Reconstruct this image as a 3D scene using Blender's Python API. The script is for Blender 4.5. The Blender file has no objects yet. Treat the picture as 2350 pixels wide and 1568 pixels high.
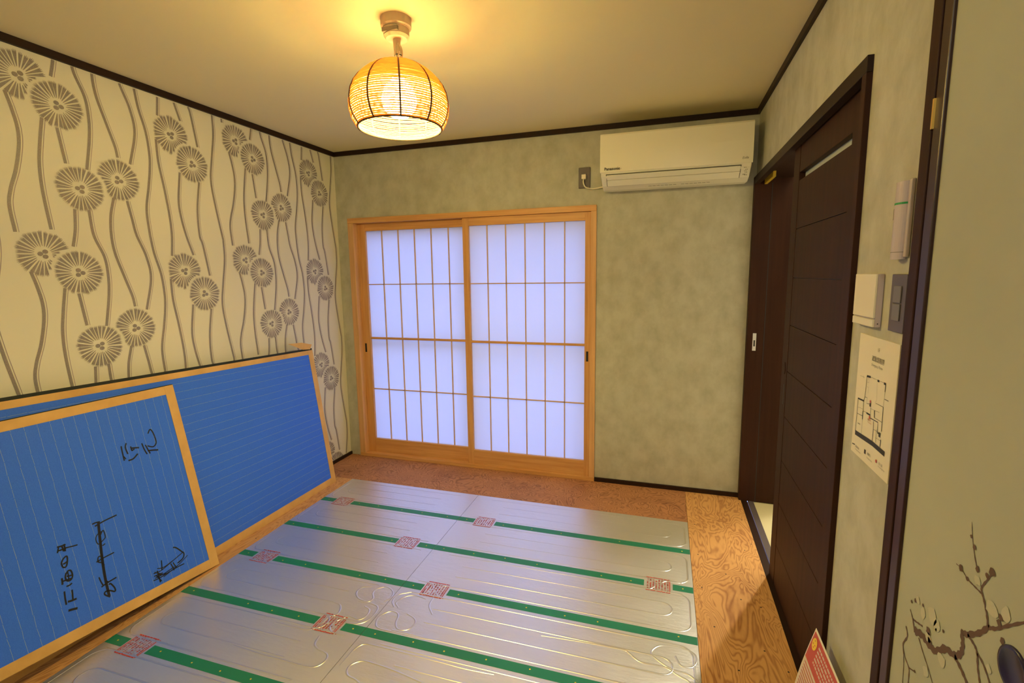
import bpy, bmesh, math, random
from mathutils import Vector, Matrix, noise
random.seed(7)
S = bpy.context.scene
COL = S.collection
# ------------------------------------------------------------------ camera
CAM = Vector((2.2839, -3.0765, 1.3508)); YAW, PITCH, ROLL, FPX = 0.3049, -0.1355, -0.0137, 1117.63
_fw = Vector((-math.sin(YAW) * math.cos(PITCH), math.cos(YAW) * math.cos(PITCH), math.sin(PITCH)))
_r0 = Vector((math.cos(YAW), math.sin(YAW), 0)); _u0 = _r0.cross(_fw)
RT = _r0 * math.cos(ROLL) + _u0 * math.sin(ROLL); UP = -_r0 * math.sin(ROLL) + _u0 * math.cos(ROLL)
cd = bpy.data.cameras.new('camera'); cam = bpy.data.objects.new('camera', cd); COL.objects.link(cam)
m = Matrix((RT, UP, -_fw)).transposed().to_4x4(); m.translation = CAM; cam.matrix_world = m
cd.sensor_width = 36; cd.lens = 36 * FPX / 2350; cd.clip_start = 0.02
S.camera = cam
S.cycles.max_bounces = 7
# ------------------------------------------------------------------ light
w = bpy.data.worlds.new('world'); S.world = w; w.use_nodes = True
bg = w.node_tree.nodes['Background']; bg.inputs[0].default_value = (0.32, 0.43, 1.0, 1); bg.inputs[1].default_value = 5.3
S.view_settings.view_transform = 'Standard'; S.view_settings.look = 'None'
S.view_settings.exposure = 0.15; S.view_settings.gamma = 1; S.view_settings.use_curve_mapping = False
BULB = 405.0          # pendant bulb emission
HALL = 80.0           # hallway lamp, watts
REAR = 23.0           # ceiling lamp behind the viewer, emission
W, H = 2.75, 2.231; YN = -3.9

# ------------------------------------------------------------------ helpers
def ray(u, v):
    return (_fw * FPX + RT * (u - 1175) + UP * (784 - v)).normalized()
def on_plane(u, v, p, n):
    d = ray(u, v); p = Vector(p); n = Vector(n)
    return CAM + d * ((p - CAM).dot(n) / d.dot(n))
def at_left(u, v, x=0.0): return on_plane(u, v, (x, 0, 0), (1, 0, 0))
def at_floor(u, v, z=0.0): return on_plane(u, v, (0, 0, z), (0, 0, 1))
def at_back(u, v, y=0.0): return on_plane(u, v, (0, y, 0), (0, 1, 0))

class MB:
    def __init__(s): s.v = []; s.f = []
    def add(s, vs, fs):
        b = len(s.v); s.v += [tuple(q) for q in vs]; s.f += [tuple(b + i for i in f) for f in fs]; return s
    def box(s, x0, x1, y0, y1, z0, z1):
        return s.add([(x0,y0,z0),(x1,y0,z0),(x1,y1,z0),(x0,y1,z0),(x0,y0,z1),(x1,y0,z1),(x1,y1,z1),(x0,y1,z1)],
                     [(0,3,2,1),(4,5,6,7),(0,1,5,4),(1,2,6,5),(2,3,7,6),(3,0,4,7)])
    def tube(s, pts, r, n=8, closed=False):
        pts = [Vector(p) for p in pts]; N = len(pts); rings = []; prev = None
        for i, p in enumerate(pts):
            a = pts[(i - 1) % N] if (closed or i > 0) else p; b = pts[(i + 1) % N] if (closed or i < N - 1) else p
            t = (b - a).normalized()
            if prev is None:
                prev = t.orthogonal().normalized()
            else:
                prev = (prev - t * prev.dot(t)).normalized()
            q = t.cross(prev); rr = r[i] if isinstance(r, (list, tuple)) else r
            rings.append([p + (prev * math.cos(k * 2 * math.pi / n) + q * math.sin(k * 2 * math.pi / n)) * rr for k in range(n)])
        vs = [v for R in rings for v in R]; fs = []
        for i in range(N if closed else N - 1):
            j = (i + 1) % N
            for k in range(n): fs.append((i*n+k, i*n+(k+1) % n, j*n+(k+1) % n, j*n+k))
        if not closed: fs += [tuple(range(n))[::-1], tuple((N-1)*n+k for k in range(n))]
        return s.add(vs, fs)
    def lathe(s, prof, c, n=24, cap=True):
        vs = []; fs = []
        for r, z in prof:
            for k in range(n): vs.append((c[0] + r * math.cos(2*math.pi*k/n), c[1] + r * math.sin(2*math.pi*k/n), c[2] + z))
        for i in range(len(prof) - 1):
            for k in range(n): fs.append((i*n+k, i*n+(k+1) % n, (i+1)*n+(k+1) % n, (i+1)*n+k))
        if cap: fs += [tuple(range(n))[::-1], tuple((len(prof)-1)*n+k for k in range(n))]
        return s.add(vs, fs)
    def prism(s, poly, d):
        """poly: 3D points of one face, d: extrusion vector"""
        n = len(poly); d = Vector(d); vs = [Vector(p) for p in poly] + [Vector(p) + d for p in poly]
        return s.add(vs, [tuple(range(n))[::-1], tuple(range(n, 2*n))] + [(i, (i+1) % n, n+(i+1) % n, n+i) for i in range(n)])
    def ribbon(s, pts, nrm, wd, lift=0.0006):
        """flat stroke of width wd lying on a surface with normal nrm"""
        pts = [Vector(p) for p in pts]; nrm = Vector(nrm).normalized(); vs = []; N = len(pts)
        for i, p in enumerate(pts):
            t = (pts[min(i+1, N-1)] - pts[max(i-1, 0)]).normalized(); q = nrm.cross(t)
            h = (wd[i] if isinstance(wd, (list, tuple)) else wd) / 2
            vs += [p + nrm * lift - q * h, p + nrm * lift + q * h]
        return s.add(vs, [(2*i, 2*i+2, 2*i+3, 2*i+1) for i in range(N-1)])
    def ridge(s, pts, wd, h):
        """low rounded ridge on the floor"""
        pts = [Vector(p) for p in pts]; N = len(pts); sec = ((-1, 0), (-.62, .75), (0, 1), (.62, .75), (1, 0)); vs = []
        for i, p in enumerate(pts):
            t = (pts[min(i+1, N-1)] - pts[max(i-1, 0)]).normalized(); q = Vector((t.y, -t.x, 0))
            for a, b in sec: vs.append(p + q * (a * wd) + Vector((0, 0, b * h)))
        return s.add(vs, [(5*i+k, 5*i+5+k, 5*i+6+k, 5*i+1+k) for i in range(N-1) for k in range(4)])
    def mesh(s, name, smooth=False):
        me = bpy.data.meshes.new(name); me.from_pydata(s.v, [], s.f); me.validate(); me.update()
        bm = bmesh.new(); bm.from_mesh(me); bmesh.ops.recalc_face_normals(bm, faces=bm.faces); bm.to_mesh(me); bm.free()
        if smooth:
            for p in me.polygons: p.use_smooth = True
        return me
    def build(s, name, mat, parent=None, smooth=False, bevel=0, noflip=False):
        if noflip:
            me = bpy.data.meshes.new(name); me.from_pydata(s.v, [], s.f); me.update()
        else: me = s.mesh(name, smooth)
        me.materials.append(mat); o = bpy.data.objects.new(name, me); COL.objects.link(o)
        if parent:
            o.parent = parent; o.matrix_parent_inverse = Matrix.Translation(-parent.location)
        if bevel:
            b = o.modifiers.new('bevel', 'BEVEL'); b.width = bevel; b.segments = 2; b.limit_method = 'ANGLE'
        return o
def box(name, mat, b, parent=None, bevel=0): return MB().box(*b).build(name, mat, parent, bevel=bevel)
def thing(name, label, cat, loc, group=None):
    o = bpy.data.objects.new(name, None); COL.objects.link(o); o.location = loc; o.empty_display_size = .05
    return tag(o, label, cat, group)
def tag(o, label, cat, group=None):
    o['label'] = label; o['category'] = cat
    if group: o['group'] = group
    return o
def struct(o, label=None, cat=None):
    o['kind'] = 'structure'
    if label: o['label'] = label
    if cat: o['category'] = cat
    return o
def smooth_line(pts, n=6):
    pts = [Vector(p) for p in pts]
    if len(pts) < 3: return pts
    P = [pts[0]*2-pts[1]] + pts + [pts[-1]*2-pts[-2]]; out = []
    for i in range(1, len(P)-2):
        a, b, c, d = P[i-1], P[i], P[i+1], P[i+2]
        for k in range(n):
            t = k/n
            out.append(.5*((2*b)+(c-a)*t+(2*a-5*b+4*c-d)*t*t+(3*b-a-3*c+d)*t*t*t))
    return out + [pts[-1]]
def text_mesh(mb, s, size, org, ex, ey, lift_n, bold=0.0, shear=0.0, align='LEFT'):
    """printed letters: triangles laid on a plane with axes ex, ey"""
    cu = bpy.data.curves.new('t', 'FONT'); cu.body = s; cu.size = size; cu.align_x = align; cu.offset = bold; cu.shear = shear; cu.fill_mode = 'FRONT'
    cu.resolution_u = 2
    ob = bpy.data.objects.new('t', cu); COL.objects.link(ob); bpy.context.view_layer.update()
    me = bpy.data.meshes.new_from_object(ob.evaluated_get(bpy.context.evaluated_depsgraph_get()))
    org, ex, ey, ln = Vector(org), Vector(ex), Vector(ey), Vector(lift_n)
    mb.add([org + ex*v.co.x + ey*v.co.y + ln for v in me.vertices], [tuple(p.vertices) for p in me.polygons])
    bpy.data.objects.remove(ob); bpy.data.meshes.remove(me); bpy.data.curves.remove(cu)

# ------------------------------------------------------------------ materials
def mat(name, col, rough=.6, metal=0.0, spec=.5):
    M = bpy.data.materials.new(name); M.use_nodes = True; b = M.node_tree.nodes['Principled BSDF']
    b.inputs['Base Color'].default_value = (*col, 1); b.inputs['Roughness'].default_value = rough
    b.inputs['Metallic'].default_value = metal; b.inputs['Specular IOR Level'].default_value = spec
    return M
def nd(M, t, **kw):
    n = M.node_tree.nodes.new(t)
    for k, v in kw.items(): setattr(n, k, v)
    return n
def lk(M, a, b): M.node_tree.links.new(a, b)
def ramp(M, fac, stops):
    r = nd(M, 'ShaderNodeValToRGB'); e = r.color_ramp.elements
    while len(e) < len(stops): e.new(.5)
    for i, (p, c) in enumerate(stops): e[i].position = p; e[i].color = (*c, 1)
    lk(M, fac, r.inputs[0]); return r.outputs[0]
def coords(M, scale=(1,1,1), rot=(0,0,0), loc=(0,0,0)):
    t = nd(M, 'ShaderNodeTexCoord'); mp = nd(M, 'ShaderNodeMapping'); mp.inputs['Scale'].default_value = scale
    mp.inputs['Rotation'].default_value = rot; mp.inputs['Location'].default_value = loc
    g = nd(M, 'ShaderNodeNewGeometry'); lk(M, g.outputs['Position'], mp.inputs[0]); return mp.outputs[0]
def noise_tex(M, vec, sc, det=4, rough=.55, dist=0):
    n = nd(M, 'ShaderNodeTexNoise'); n.inputs['Scale'].default_value = sc; n.inputs['Detail'].default_value = det
    n.inputs['Roughness'].default_value = rough; n.inputs['Distortion'].default_value = dist; lk(M, vec, n.inputs['Vector']); return n.outputs[0]
def bump(M, h, strength, dist=.002):
    b = nd(M, 'ShaderNodeBump'); b.inputs['Strength'].default_value = strength; b.inputs['Distance'].default_value = dist
    lk(M, h, b.inputs['Height']); P = M.node_tree.nodes['Principled BSDF']; lk(M, b.outputs[0], P.inputs['Normal'])
def setcol(M, c): lk(M, c, M.node_tree.nodes['Principled BSDF'].inputs['Base Color'])
def math_n(M, op, a, b=None):
    n = nd(M, 'ShaderNodeMath', operation=op)
    for i, q in enumerate((a, b)):
        if q is None: continue
        if isinstance(q, (int, float)): n.inputs[i].default_value = q
        else: lk(M, q, n.inputs[i])
    return n.outputs[0]

def wall_mat():
    M = mat('olive_wallpaper', (.45,.41,.28), .75, spec=.25)
    n1 = noise_tex(M, coords(M, (1,1,.8)), 11, 5, .6); c = ramp(M, n1, [(.33, (.435,.425,.340)), (.62, (.550,.540,.455))]); setcol(M, c)
    bump(M, noise_tex(M, coords(M), 260, 2), .25, .001); return M
def ply_mat(name, dark, light, scale, stretch, off=(0,0,0)):
    M = mat(name, light, .62, spec=.3)
    v = coords(M, stretch, (0,0,0), off)
    n = noise_tex(M, v, scale, 3, .5, .6)
    s = math_n(M, 'SINE', math_n(M, 'MULTIPLY', n, 165))
    s = math_n(M, 'MULTIPLY_ADD', s, .5); s.node.inputs[2].default_value = .5
    big = noise_tex(M, coords(M, stretch, (0,0,0), (3,1,0)), scale*1.1, 4, .6)
    tone = math_n(M, 'MULTIPLY_ADD', math_n(M, 'POWER', s, 2.2), -.42); tone.node.inputs[2].default_value = .86
    tone = math_n(M, 'ADD', tone, math_n(M, 'MULTIPLY', math_n(M, 'SUBTRACT', big, .5), .9))
    fine = noise_tex(M, coords(M, (220,220,1) if stretch[0] == stretch[1] else tuple(q*60 for q in stretch)), 1, 2)
    tone = math_n(M, 'ADD', tone, math_n(M, 'MULTIPLY', math_n(M, 'SUBTRACT', fine, .5), .25))
    setcol(M, ramp(M, tone, [(.12, dark), (.85, light)])); bump(M, tone, .15, .001); return M
def grain_mat(name, a, b, axis, sc=40, rough=.45, spec=.4):
    M = mat(name, b, rough, spec=spec); st = [26.0, 26.0, 26.0]; st[axis] = 1.2
    n = noise_tex(M, coords(M, tuple(st)), sc/26, 4, .6); setcol(M, ramp(M, n, [(.3, a), (.7, b)])); return M

m_wall = wall_mat()
m_paper_wall = mat('cream_wallpaper', (.765,.735,.60), .7, spec=.25); bump(m_paper_wall, noise_tex(m_paper_wall, coords(m_paper_wall), 500, 2), .15, .0006)
m_print = mat('wallpaper_print', (.275,.235,.215), .45, spec=.5)
_c = noise_tex(m_print, coords(m_print), 420, 2); setcol(m_print, ramp(m_print, _c, [(.35, (.235,.200,.185)), (.65, (.325,.285,.260))]))
m_print2 = mat('wallpaper_print_thin', (.36,.28,.29), .6)
m_ceil = mat('ceiling_paper', (.80,.71,.44), .85, spec=.2); bump(m_ceil, noise_tex(m_ceil, coords(m_ceil), 300, 2), .2, .0008)
m_dark = grain_mat('dark_wood', (.027,.0085,.0042), (.044,.0150,.0075), 2, 40, .55, .16)
m_darkx = grain_mat('dark_wood_moulding', (.018,.0075,.005), (.028,.012,.0075), 1, 40, .5, .22)
m_lacq = mat('lacquered_frame', (.030,.008,.006), .35, spec=.5)
m_shoji = grain_mat('shoji_wood', (.60,.285,.095), (.76,.42,.165), 2, 60, .45)
m_shojih = grain_mat('shoji_wood_rail', (.60,.285,.095), (.76,.42,.165), 0, 60, .45)
m_shojif = grain_mat('shoji_frame_wood', (.62,.33,.14), (.78,.46,.21), 2, 60, .45)
m_kumiko = mat('kumiko_wood', (.72,.46,.22), .5)
m_black = mat('black_plastic', (.008,.008,.008), .5)
m_ink = mat('marker_ink', (.006,.005,.010), .5)
m_plybr = ply_mat('plywood_back', (.150,.048,.020), (.46,.215,.100), 5.0, (1,1,1))
m_plyyl = ply_mat('plywood_side', (.270,.090,.026), (.66,.36,.135), 5.0, (1.25,.42,1), (5,2,0))
m_plyleft = ply_mat('plywood_left', (.30,.11,.035), (.62,.34,.14), 5.0, (1.5,.35,1), (9,4,0))
m_sub = mat('subfloor', (.30,.20,.11), .8)
m_green = mat('green_joist', (.008,.200,.120), .40)
m_red = mat('red_print', (.52,.045,.030), .55)
m_blue = mat('blue_sheet', (.035,.130,.46), .50, spec=.35)
_v = noise_tex(m_blue, coords(m_blue), 700, 2); setcol(m_blue, ramp(m_blue, _v, [(.35, (.020,.125,.90)), (.65, (.046,.200,1.0))])); bump(m_blue, _v, .35, .0008)
m_stitch = mat('stitch_thread', (.24,.36,.75), .7)
m_tan = mat('kraft_tape', (.58,.335,.105), .55, spec=.3)
_v = noise_tex(m_tan, coords(m_tan, (1,1,1)), 9, 5); setcol(m_tan, ramp(m_tan, _v, [(.3, (.60,.350,.110)), (.7, (.74,.460,.165))]))
m_heri = mat('black_edge_cloth', (.008,.012,.008), .7)
m_ac = mat('ac_white', (.86,.82,.68), .22, spec=.5)
m_acmat = mat('ac_white_matt', (.82,.79,.67), .45, spec=.4)
m_cream = mat('cream_plastic', (.80,.74,.58), .4)
m_greyp = mat('grey_plastic', (.105,.085,.090), .45)
m_rocker = mat('rocker_grey', (.155,.145,.145), .35)
m_mauve = mat('pale_mauve_plastic', (.56,.48,.50), .35)
m_grn = mat('green_band', (.02,.30,.08), .5)
m_text = mat('black_print', (.03,.028,.025), .6)
m_gtext = mat('grey_print', (.22,.20,.16), .6)
m_sheet = mat('white_paper', (.80,.74,.60), .7)
m_redp = mat('red_paper', (.56,.075,.035), .5)
m_yel = mat('yellow_print', (.90,.62,.02), .5)
m_pale = mat('pale_paper', (.70,.58,.46), .6)
m_steel = mat('steel', (.75,.75,.75), .3, 1.0)
m_brass = mat('brass', (.75,.50,.12), .35, .8)
m_gold = mat('yellow_metal', (.80,.56,.05), .4, .3)
m_fus = mat('fusuma_paper', (.42,.42,.28), .8, spec=.2)
_v = noise_tex(m_fus, coords(m_fus), 3, 4); setcol(m_fus, ramp(m_fus, _v, [(.3, (.440,.450,.350)), (.7, (.490,.500,.395))]))
m_branch = mat('branch_paint', (.13,.075,.055), .8)
m_blossom = mat('blossom_paint', (.545,.535,.405), .8)
m_pull = mat('pull_recess', (.012,.006,.030), .35)
m_cord = mat('ivory_cord', (.62,.52,.34), .5)
m_rib = mat('shade_rib', (.12,.055,.020), .6)
m_hallfloor = mat('hall_floor', (.72,.66,.42), .5)
m_hallwall = mat('hall_wall', (.75,.72,.62), .8)
m_glass = mat('frosted_glass', (.55,.60,.55), .3)
# shoji paper: passes daylight
m_pp = bpy.data.materials.new('shoji_paper'); m_pp.use_nodes = True; nt = m_pp.node_tree; nt.nodes.remove(nt.nodes['Principled BSDF'])
d_ = nd(m_pp, 'ShaderNodeBsdfDiffuse'); d_.inputs[0].default_value = (.78,.80,.82,1)
t_ = nd(m_pp, 'ShaderNodeBsdfTranslucent'); t_.inputs[0].default_value = (.80,.82,.86,1)
x_ = nd(m_pp, 'ShaderNodeMixShader'); x_.inputs[0].default_value = .42
lk(m_pp, d_.outputs[0], x_.inputs[1]); lk(m_pp, t_.outputs[0], x_.inputs[2]); lk(m_pp, x_.outputs[0], nt.nodes['Material Output'].inputs[0])
# rope of the lamp shade: partly translucent
m_rope = bpy.data.materials.new('rope'); m_rope.use_nodes = True; nt = m_rope.node_tree; nt.nodes.remove(nt.nodes['Principled BSDF'])
d_ = nd(m_rope, 'ShaderNodeBsdfDiffuse'); d_.inputs[0].default_value = (.66,.40,.17,1)
t_ = nd(m_rope, 'ShaderNodeBsdfTranslucent'); t_.inputs[0].default_value = (.85,.45,.16,1)
x_ = nd(m_rope, 'ShaderNodeMixShader'); x_.inputs[0].default_value = .35
lk(m_rope, d_.outputs[0], x_.inputs[1]); lk(m_rope, t_.outputs[0], x_.inputs[2]); lk(m_rope, x_.outputs[0], nt.nodes['Material Output'].inputs[0])
# lit bulb
m_bulb = bpy.data.materials.new('lit_bulb'); m_bulb.use_nodes = True; nt = m_bulb.node_tree; nt.nodes.remove(nt.nodes['Principled BSDF'])
e_ = nd(m_bulb, 'ShaderNodeEmission'); e_.inputs[0].default_value = (1,.78,.245,1); e_.inputs[1].default_value = BULB; lk(m_bulb, e_.outputs[0], nt.nodes['Material Output'].inputs[0])
m_rear = bpy.data.materials.new('lit_diffuser'); m_rear.use_nodes = True; nt = m_rear.node_tree; nt.nodes.remove(nt.nodes['Principled BSDF'])
e_ = nd(m_rear, 'ShaderNodeEmission'); e_.inputs[0].default_value = (1,.93,.74,1); e_.inputs[1].default_value = REAR; lk(m_rear, e_.outputs[0], nt.nodes['Material Output'].inputs[0])
# aluminium foil
m_foil = mat('aluminium_foil', (.84,.84,.85), .45, .86)
_n = noise_tex(m_foil, coords(m_foil, (1,1,1)), 7, 5, .6, .6); _n2 = noise_tex(m_foil, coords(m_foil, (6,22,6), (0,0,.2)), 2.2, 4, .65, .3)
_h = math_n(m_foil, 'ADD', math_n(m_foil, 'MULTIPLY', _n, .55), math_n(m_foil, 'MULTIPLY', _n2, .5)); bump(m_foil, _h, .22, .010)
_r = math_n(m_foil, 'MULTIPLY_ADD', noise_tex(m_foil, coords(m_foil), 4, 4), .22); _r.node.inputs[2].default_value = .27
lk(m_foil, _r, m_foil.node_tree.nodes['Principled BSDF'].inputs['Roughness'])
m_ridge = mat('foil_ridge', (.84,.84,.85), .30, .93)

# ------------------------------------------------------------------ room shell
floor = struct(box('floor', m_sub, (-.1, W+.0, YN, .1, -.08, -.012)), 'bare subfloor under the plywood and heating mat', 'floor')
def ply(x0, x1, y0, y1, mt, lab): 
    o = box('plywood_board', mt, (x0+.0008, x1-.0008, y0+.0008, y1-.0008, -.0118, 0), floor); o['label'] = lab
YB = -.4096; ML, MR, MS = .2995, 2.4352, 1.213; MY0 = -2.75
ply(0, MR, YB, 0, m_plybr, 'reddish brown plywood board before the shoji')
ply(MR, W, YB-1.43, 0, m_plyyl, 'yellow knotty plywood board beside the dark door')
ply(MR, W, YN, YB-1.43, m_plyyl, 'yellow plywood board continuing along the right wall')
ply(0, ML, YB-1.8, YB, m_plyleft, 'narrow plywood strip beneath the leaning tatami')
ply(0, ML, YN, YB-1.8, m_plyleft, 'narrow plywood strip along the patterned wall')
ply(ML, MR, YN, MY0, m_plyyl, 'plywood board at the near end of the mat')
def stud(name, mt, mesh=[None, None]):
    me = MB().lathe([(.0034, 0.0), (.0024, .0004)], (0, 0, 0), 8).mesh(name); me.materials.append(mt); return me
_sc = stud('screw_head', m_black)
def put(name, me, loc, parent):
    o = bpy.data.objects.new(name, me); COL.objects.link(o); o.location = Vector(loc)-parent.location; o.parent = parent; return o
for (x, y) in [(2.70,-.03),(2.73,-.10),(2.46,-.12),(2.47,-.42),(2.72,-.30),(2.47,-.72),(2.73,-.55),(2.69,-.62),(2.47,-.98),(2.58,-.85),(2.62,-1.02),(2.69,-1.05),(2.50,-1.22),(2.66,-1.30),(2.72,-1.38),(2.56,-1.42),(2.1,-.05),(1.2,-.3),(.28,-.7),(.27,-1.2)]:
    put('screw_head', _sc, (x, y, .0001), floor)
wl = struct(box('wall_left', m_paper_wall, (-.1, 0, YN, .1, -.012, H+.05)), 'cream wallpapered wall with grey flower and stem print', 'wall')
mb = MB(); hx0, hx1, hz = .115, 1.852, 1.752
mb.box(0, hx0, 0, .1, -.012, H+.05); mb.box(hx1, W+.1, 0, .1, -.012, H+.05); mb.box(hx0, hx1, 0, .1, hz, H+.05)
wb = struct(mb.build('wall_back', m_wall), 'mottled olive wall holding the shoji window and air conditioner', 'wall')
DY0, DY1, DZ = -1.600, -.02, 1.855
mb = MB(); mb.box(W, W+.12, YN, DY0, -.012, H+.05); mb.box(W, W+.12, DY0, 0, DZ, H+.05); mb.box(W, W+.12, DY1, 0, -.012, DZ)
wr = struct(mb.build('wall_right', m_wall), 'mottled olive wall with the dark sliding door', 'wall')
wf = struct(box('wall_front', m_wall, (-.1, W+.1, YN-.1, YN, -.012, H+.05)), 'olive wall behind the viewer', 'wall')
ce = struct(box('ceiling', m_ceil, (-.1, W+.1, YN-.1, .1, H, H+.08)), 'plain cream papered ceiling', 'ceiling')
ch = .030
struct(box('trim_1', m_darkx, (0, .014, YN, 0, H-ch, H), bevel=.001), 'dark brown ceiling moulding above the patterned wall', 'moulding')
struct(box('trim_2', m_darkx, (.014, W-.014, -.014, 0, H-ch, H), bevel=.001), 'dark brown ceiling moulding above the shoji wall', 'moulding')
struct(box('trim_3', m_darkx, (W-.014, W, YN, 0, H-ch, H), bevel=.001), 'dark brown ceiling moulding above the sliding door', 'moulding')
struct(box('baseboard_left', m_darkx, (0, .012, YN, -.001, 0, .022)), 'dark thin baseboard under the patterned wall', 'baseboard')
struct(box('baseboard_back', m_darkx, (1.873, W-.012, -.012, 0, 0, .026)), 'dark thin baseboard right of the shoji', 'baseboard')

# ------------------------------------------------------------------ printed wallpaper
PY, PZ = .950, .6455
def z1(a, b): return at_left(a/2.904, b/2.904)
def z2(a, b): return at_left(a/2.8, 500+b/2.8)
centre = dict(A1=(-1.800,2.107-.006), A2=(-1.686,2.030), B1=(-1.644,1.722), B2=(-1.492,1.782), C1=(-1.226,2.038), C2=(-1.127,1.922))
FR = .093
def flower(hole, seed, rx=1.0):
    rnd = random.Random(seed); mb = MB(); n = 30; a = rnd.random()
    for k in range(n):
        wd = 2*math.pi/n; a0 = a + k*wd + rnd.uniform(-.02, .02); half = wd*.5 - .028; R = FR*rnd.uniform(.94, 1.02); r0 = FR*.30*rnd.uniform(.9, 1.2)
        pts = []
        def P(ang, r): return Vector((0.0009, r*math.cos(ang), r*math.sin(ang)))
        if hole:
            d = Vector((0, math.cos(a0), math.sin(a0))); h = Vector((0, hole[0], hole[1])); RH = FR+.005
            b = d.dot(h); q = b*b - (h.length_squared - RH*RH)
            if q > 0 and b > 0 and b - math.sqrt(q) < R: R = b - math.sqrt(q)
            if R < r0 + .008: continue
        hi = half*.35
        ring = [P(a0-hi, r0), P(a0+hi, r0), P(a0+half, R*.86), P(a0+half*.95, R*rnd.uniform(.95, 1.0)), P(a0+half*.5, R*.88), P(a0+half*.25, R), P(a0-half*.1, R*.87), P(a0-half*.45, R*.99), P(a0-half*.55, R*.88), P(a0-half*.95, R*rnd.uniform(.93, .99)), P(a0-half, R*.86)]
        mb.add(ring, [(0, 1, 2, 10), (2, 3, 4), (4, 5, 6), (6, 7, 8), (8, 9, 10), (2, 4, 6, 8, 10)])
    for k in range(3):
        q = 2*math.pi*k/3 + seed; c = (.011*math.cos(q), .011*math.sin(q))
        mb.add([(0.0009, c[0]+.0085*math.cos(t*math.pi/4)*(1.15), c[1]+.0085*math.sin(t*math.pi/4)) for t in range(8)], [tuple(range(8))])
    me = bpy.data.meshes.new('printed_flower'); me.from_pydata(mb.v, [], mb.f); me.materials.append(m_print); return me
holes = dict(A1='A2', B2='B1', C1='C2')
fm = {}
for i, (k, c) in enumerate(centre.items()):
    h = holes.get(k); fm[k] = flower((centre[h][0]-c[0], centre[h][1]-c[1]) if h else None, i+1)
stems = {
 'a': [z1(28,600), z1(75,720), z1(115,850), z1(125,970), z1(105,1130), z1(70,1260), z1(62,1370), z1(85,1540), z2(97,90)],
 'b': [z1(277,785), z1(265,950), z1(262,1100), z1(285,1280), z1(330,1510), z2(328,75)],
 'c': [z1(378,850), z1(410,980), z1(437,1090)],
 'd': [z1(498,1395), z1(501,1530), z2(485,80), z2(470,185)],
 'e': [z1(592,1400), z1(625,1568), z2(620,120), z2(670,250), z2(695,370), z2(700,500), z2(685,695)],
 'f': [z1(757,1320), z1(738,1440), z1(742,1568), z2(715,120), z2(740,230), z2(800,380), z2(850,500), z2(868,570)],
 'g': [z1(847,1340), z1(880,1460), z1(910,1568), z2(880,100), z2(940,250), z2(970,390), z2(970,450), z2(943,590)],
 'h': [z1(890,585), z1(920,720), z1(970,880), z1(995,1030), z1(998,1130), z1(990,1250), z1(977,1400), z1(985,1568), z2(990,230)],
 'i': [z1(1038,930), z1(1055,1080), z1(1095,1260), z1(1130,1440), z1(1145,1568), z2(1105,245)],
 'j': [z1(1197,1150), z1(1190,1330), z1(1205,1440), z1(1240,1568), z2(1200,110), z2(1243,240)],
 'k': [z1(1326,1215), z1(1316,1400), z1(1330,1568), z2(1305,180), z2(1348,372)],
 'l': [z1(1410,760), z1(1420,900), z1(1410,1060), z1(1405,1200), z1(1430,1350), z1(1470,1568), z2(1425,130)],
}
# free stems repeat seamlessly: close the period
for k in 'hl':
    s = [Vector((0, p.y, p.z)) for p in stems[k]]; e = s[0] + Vector((0, 0, -PZ)); stems[k] = [p for p in s if p.z > e.z + .04] + [e]
def clip_z(pts, lo, hi): return [p for p in pts if lo <= p.z <= hi]
zlo, zhi = .024, H-ch-.001
for i in range(-1, 3):
    for j in range(-1, 5):
        off = Vector((0, i*PY, -j*PZ))
        for k, c in centre.items():
            y, z = c[0]+off.y, c[1]+off.z
            if not (-3.3 < y < -.02) or not (-.06 < z < zhi+.03): continue
            me = fm[k]
            if y > -FR or z > zhi-FR or z < zlo+FR:       # print cut off where the paper ends
                me = fm[k].copy(); bm = bmesh.new(); bm.from_mesh(me)
                for co, no in (((0, -.001-y, 0), (0, 1, 0)), ((0, 0, zhi-z), (0, 0, 1)), ((0, 0, zlo-z), (0, 0, -1))):
                    bmesh.ops.bisect_plane(bm, geom=bm.verts[:]+bm.edges[:]+bm.faces[:], plane_co=co, plane_no=no, clear_outer=True)
                bm.to_mesh(me); bm.free()
                if not len(me.polygons): continue
            o = bpy.data.objects.new('printed_flower', me); COL.objects.link(o); o.location = (0, y, z); o.parent = wl
        for k, s in stems.items():
            q_ = [s[0]]
            for p in s[1:-1]:
                if (p-q_[-1]).length > .045 and (p-s[-1]).length > .03: q_.append(p)
            pts = smooth_line([Vector((0, p.y, p.z)) + off for p in q_+[s[-1]]], 20)
            pts = clip_z(pts, zlo, zhi)
            pts = [p for p in pts if -3.3 < p.y < -.012]
            if len(pts) < 3: continue
            mb = MB().ribbon(pts, (1,0,0), .0115, .0005); mb.build('printed_stem', m_print, wl, noflip=True)
            mb = MB().ribbon([p + Vector((0, .0115, 0)) for p in pts if p.y < -.02], (1,0,0), .0022, .0005)
            if len(mb.v) > 3: mb.build('printed_stem_line', m_print2, wl, noflip=True)

# ------------------------------------------------------------------ shoji window
win = struct(thing('window_1', 'light wooden frame around the two shoji panels', 'window', (.98, 0, 0)))
FX0, FX1, FZ = .092, 1.871, 1.769
box('head', m_shojih, (FX0, FX1, -.013, .095, FZ-.036, FZ), win, .0015)
box('sill', m_shojih, (FX0, FX1, -.013, .095, 0, .024), win, .0015)
box('jamb', m_shojif, (FX0, FX0+.045, -.012, .095, .024, FZ-.036), win, .0015)
box('jamb', m_shojif, (FX1-.034, FX1, -.012, .095, .024, FZ-.036), win, .0015)
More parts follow.
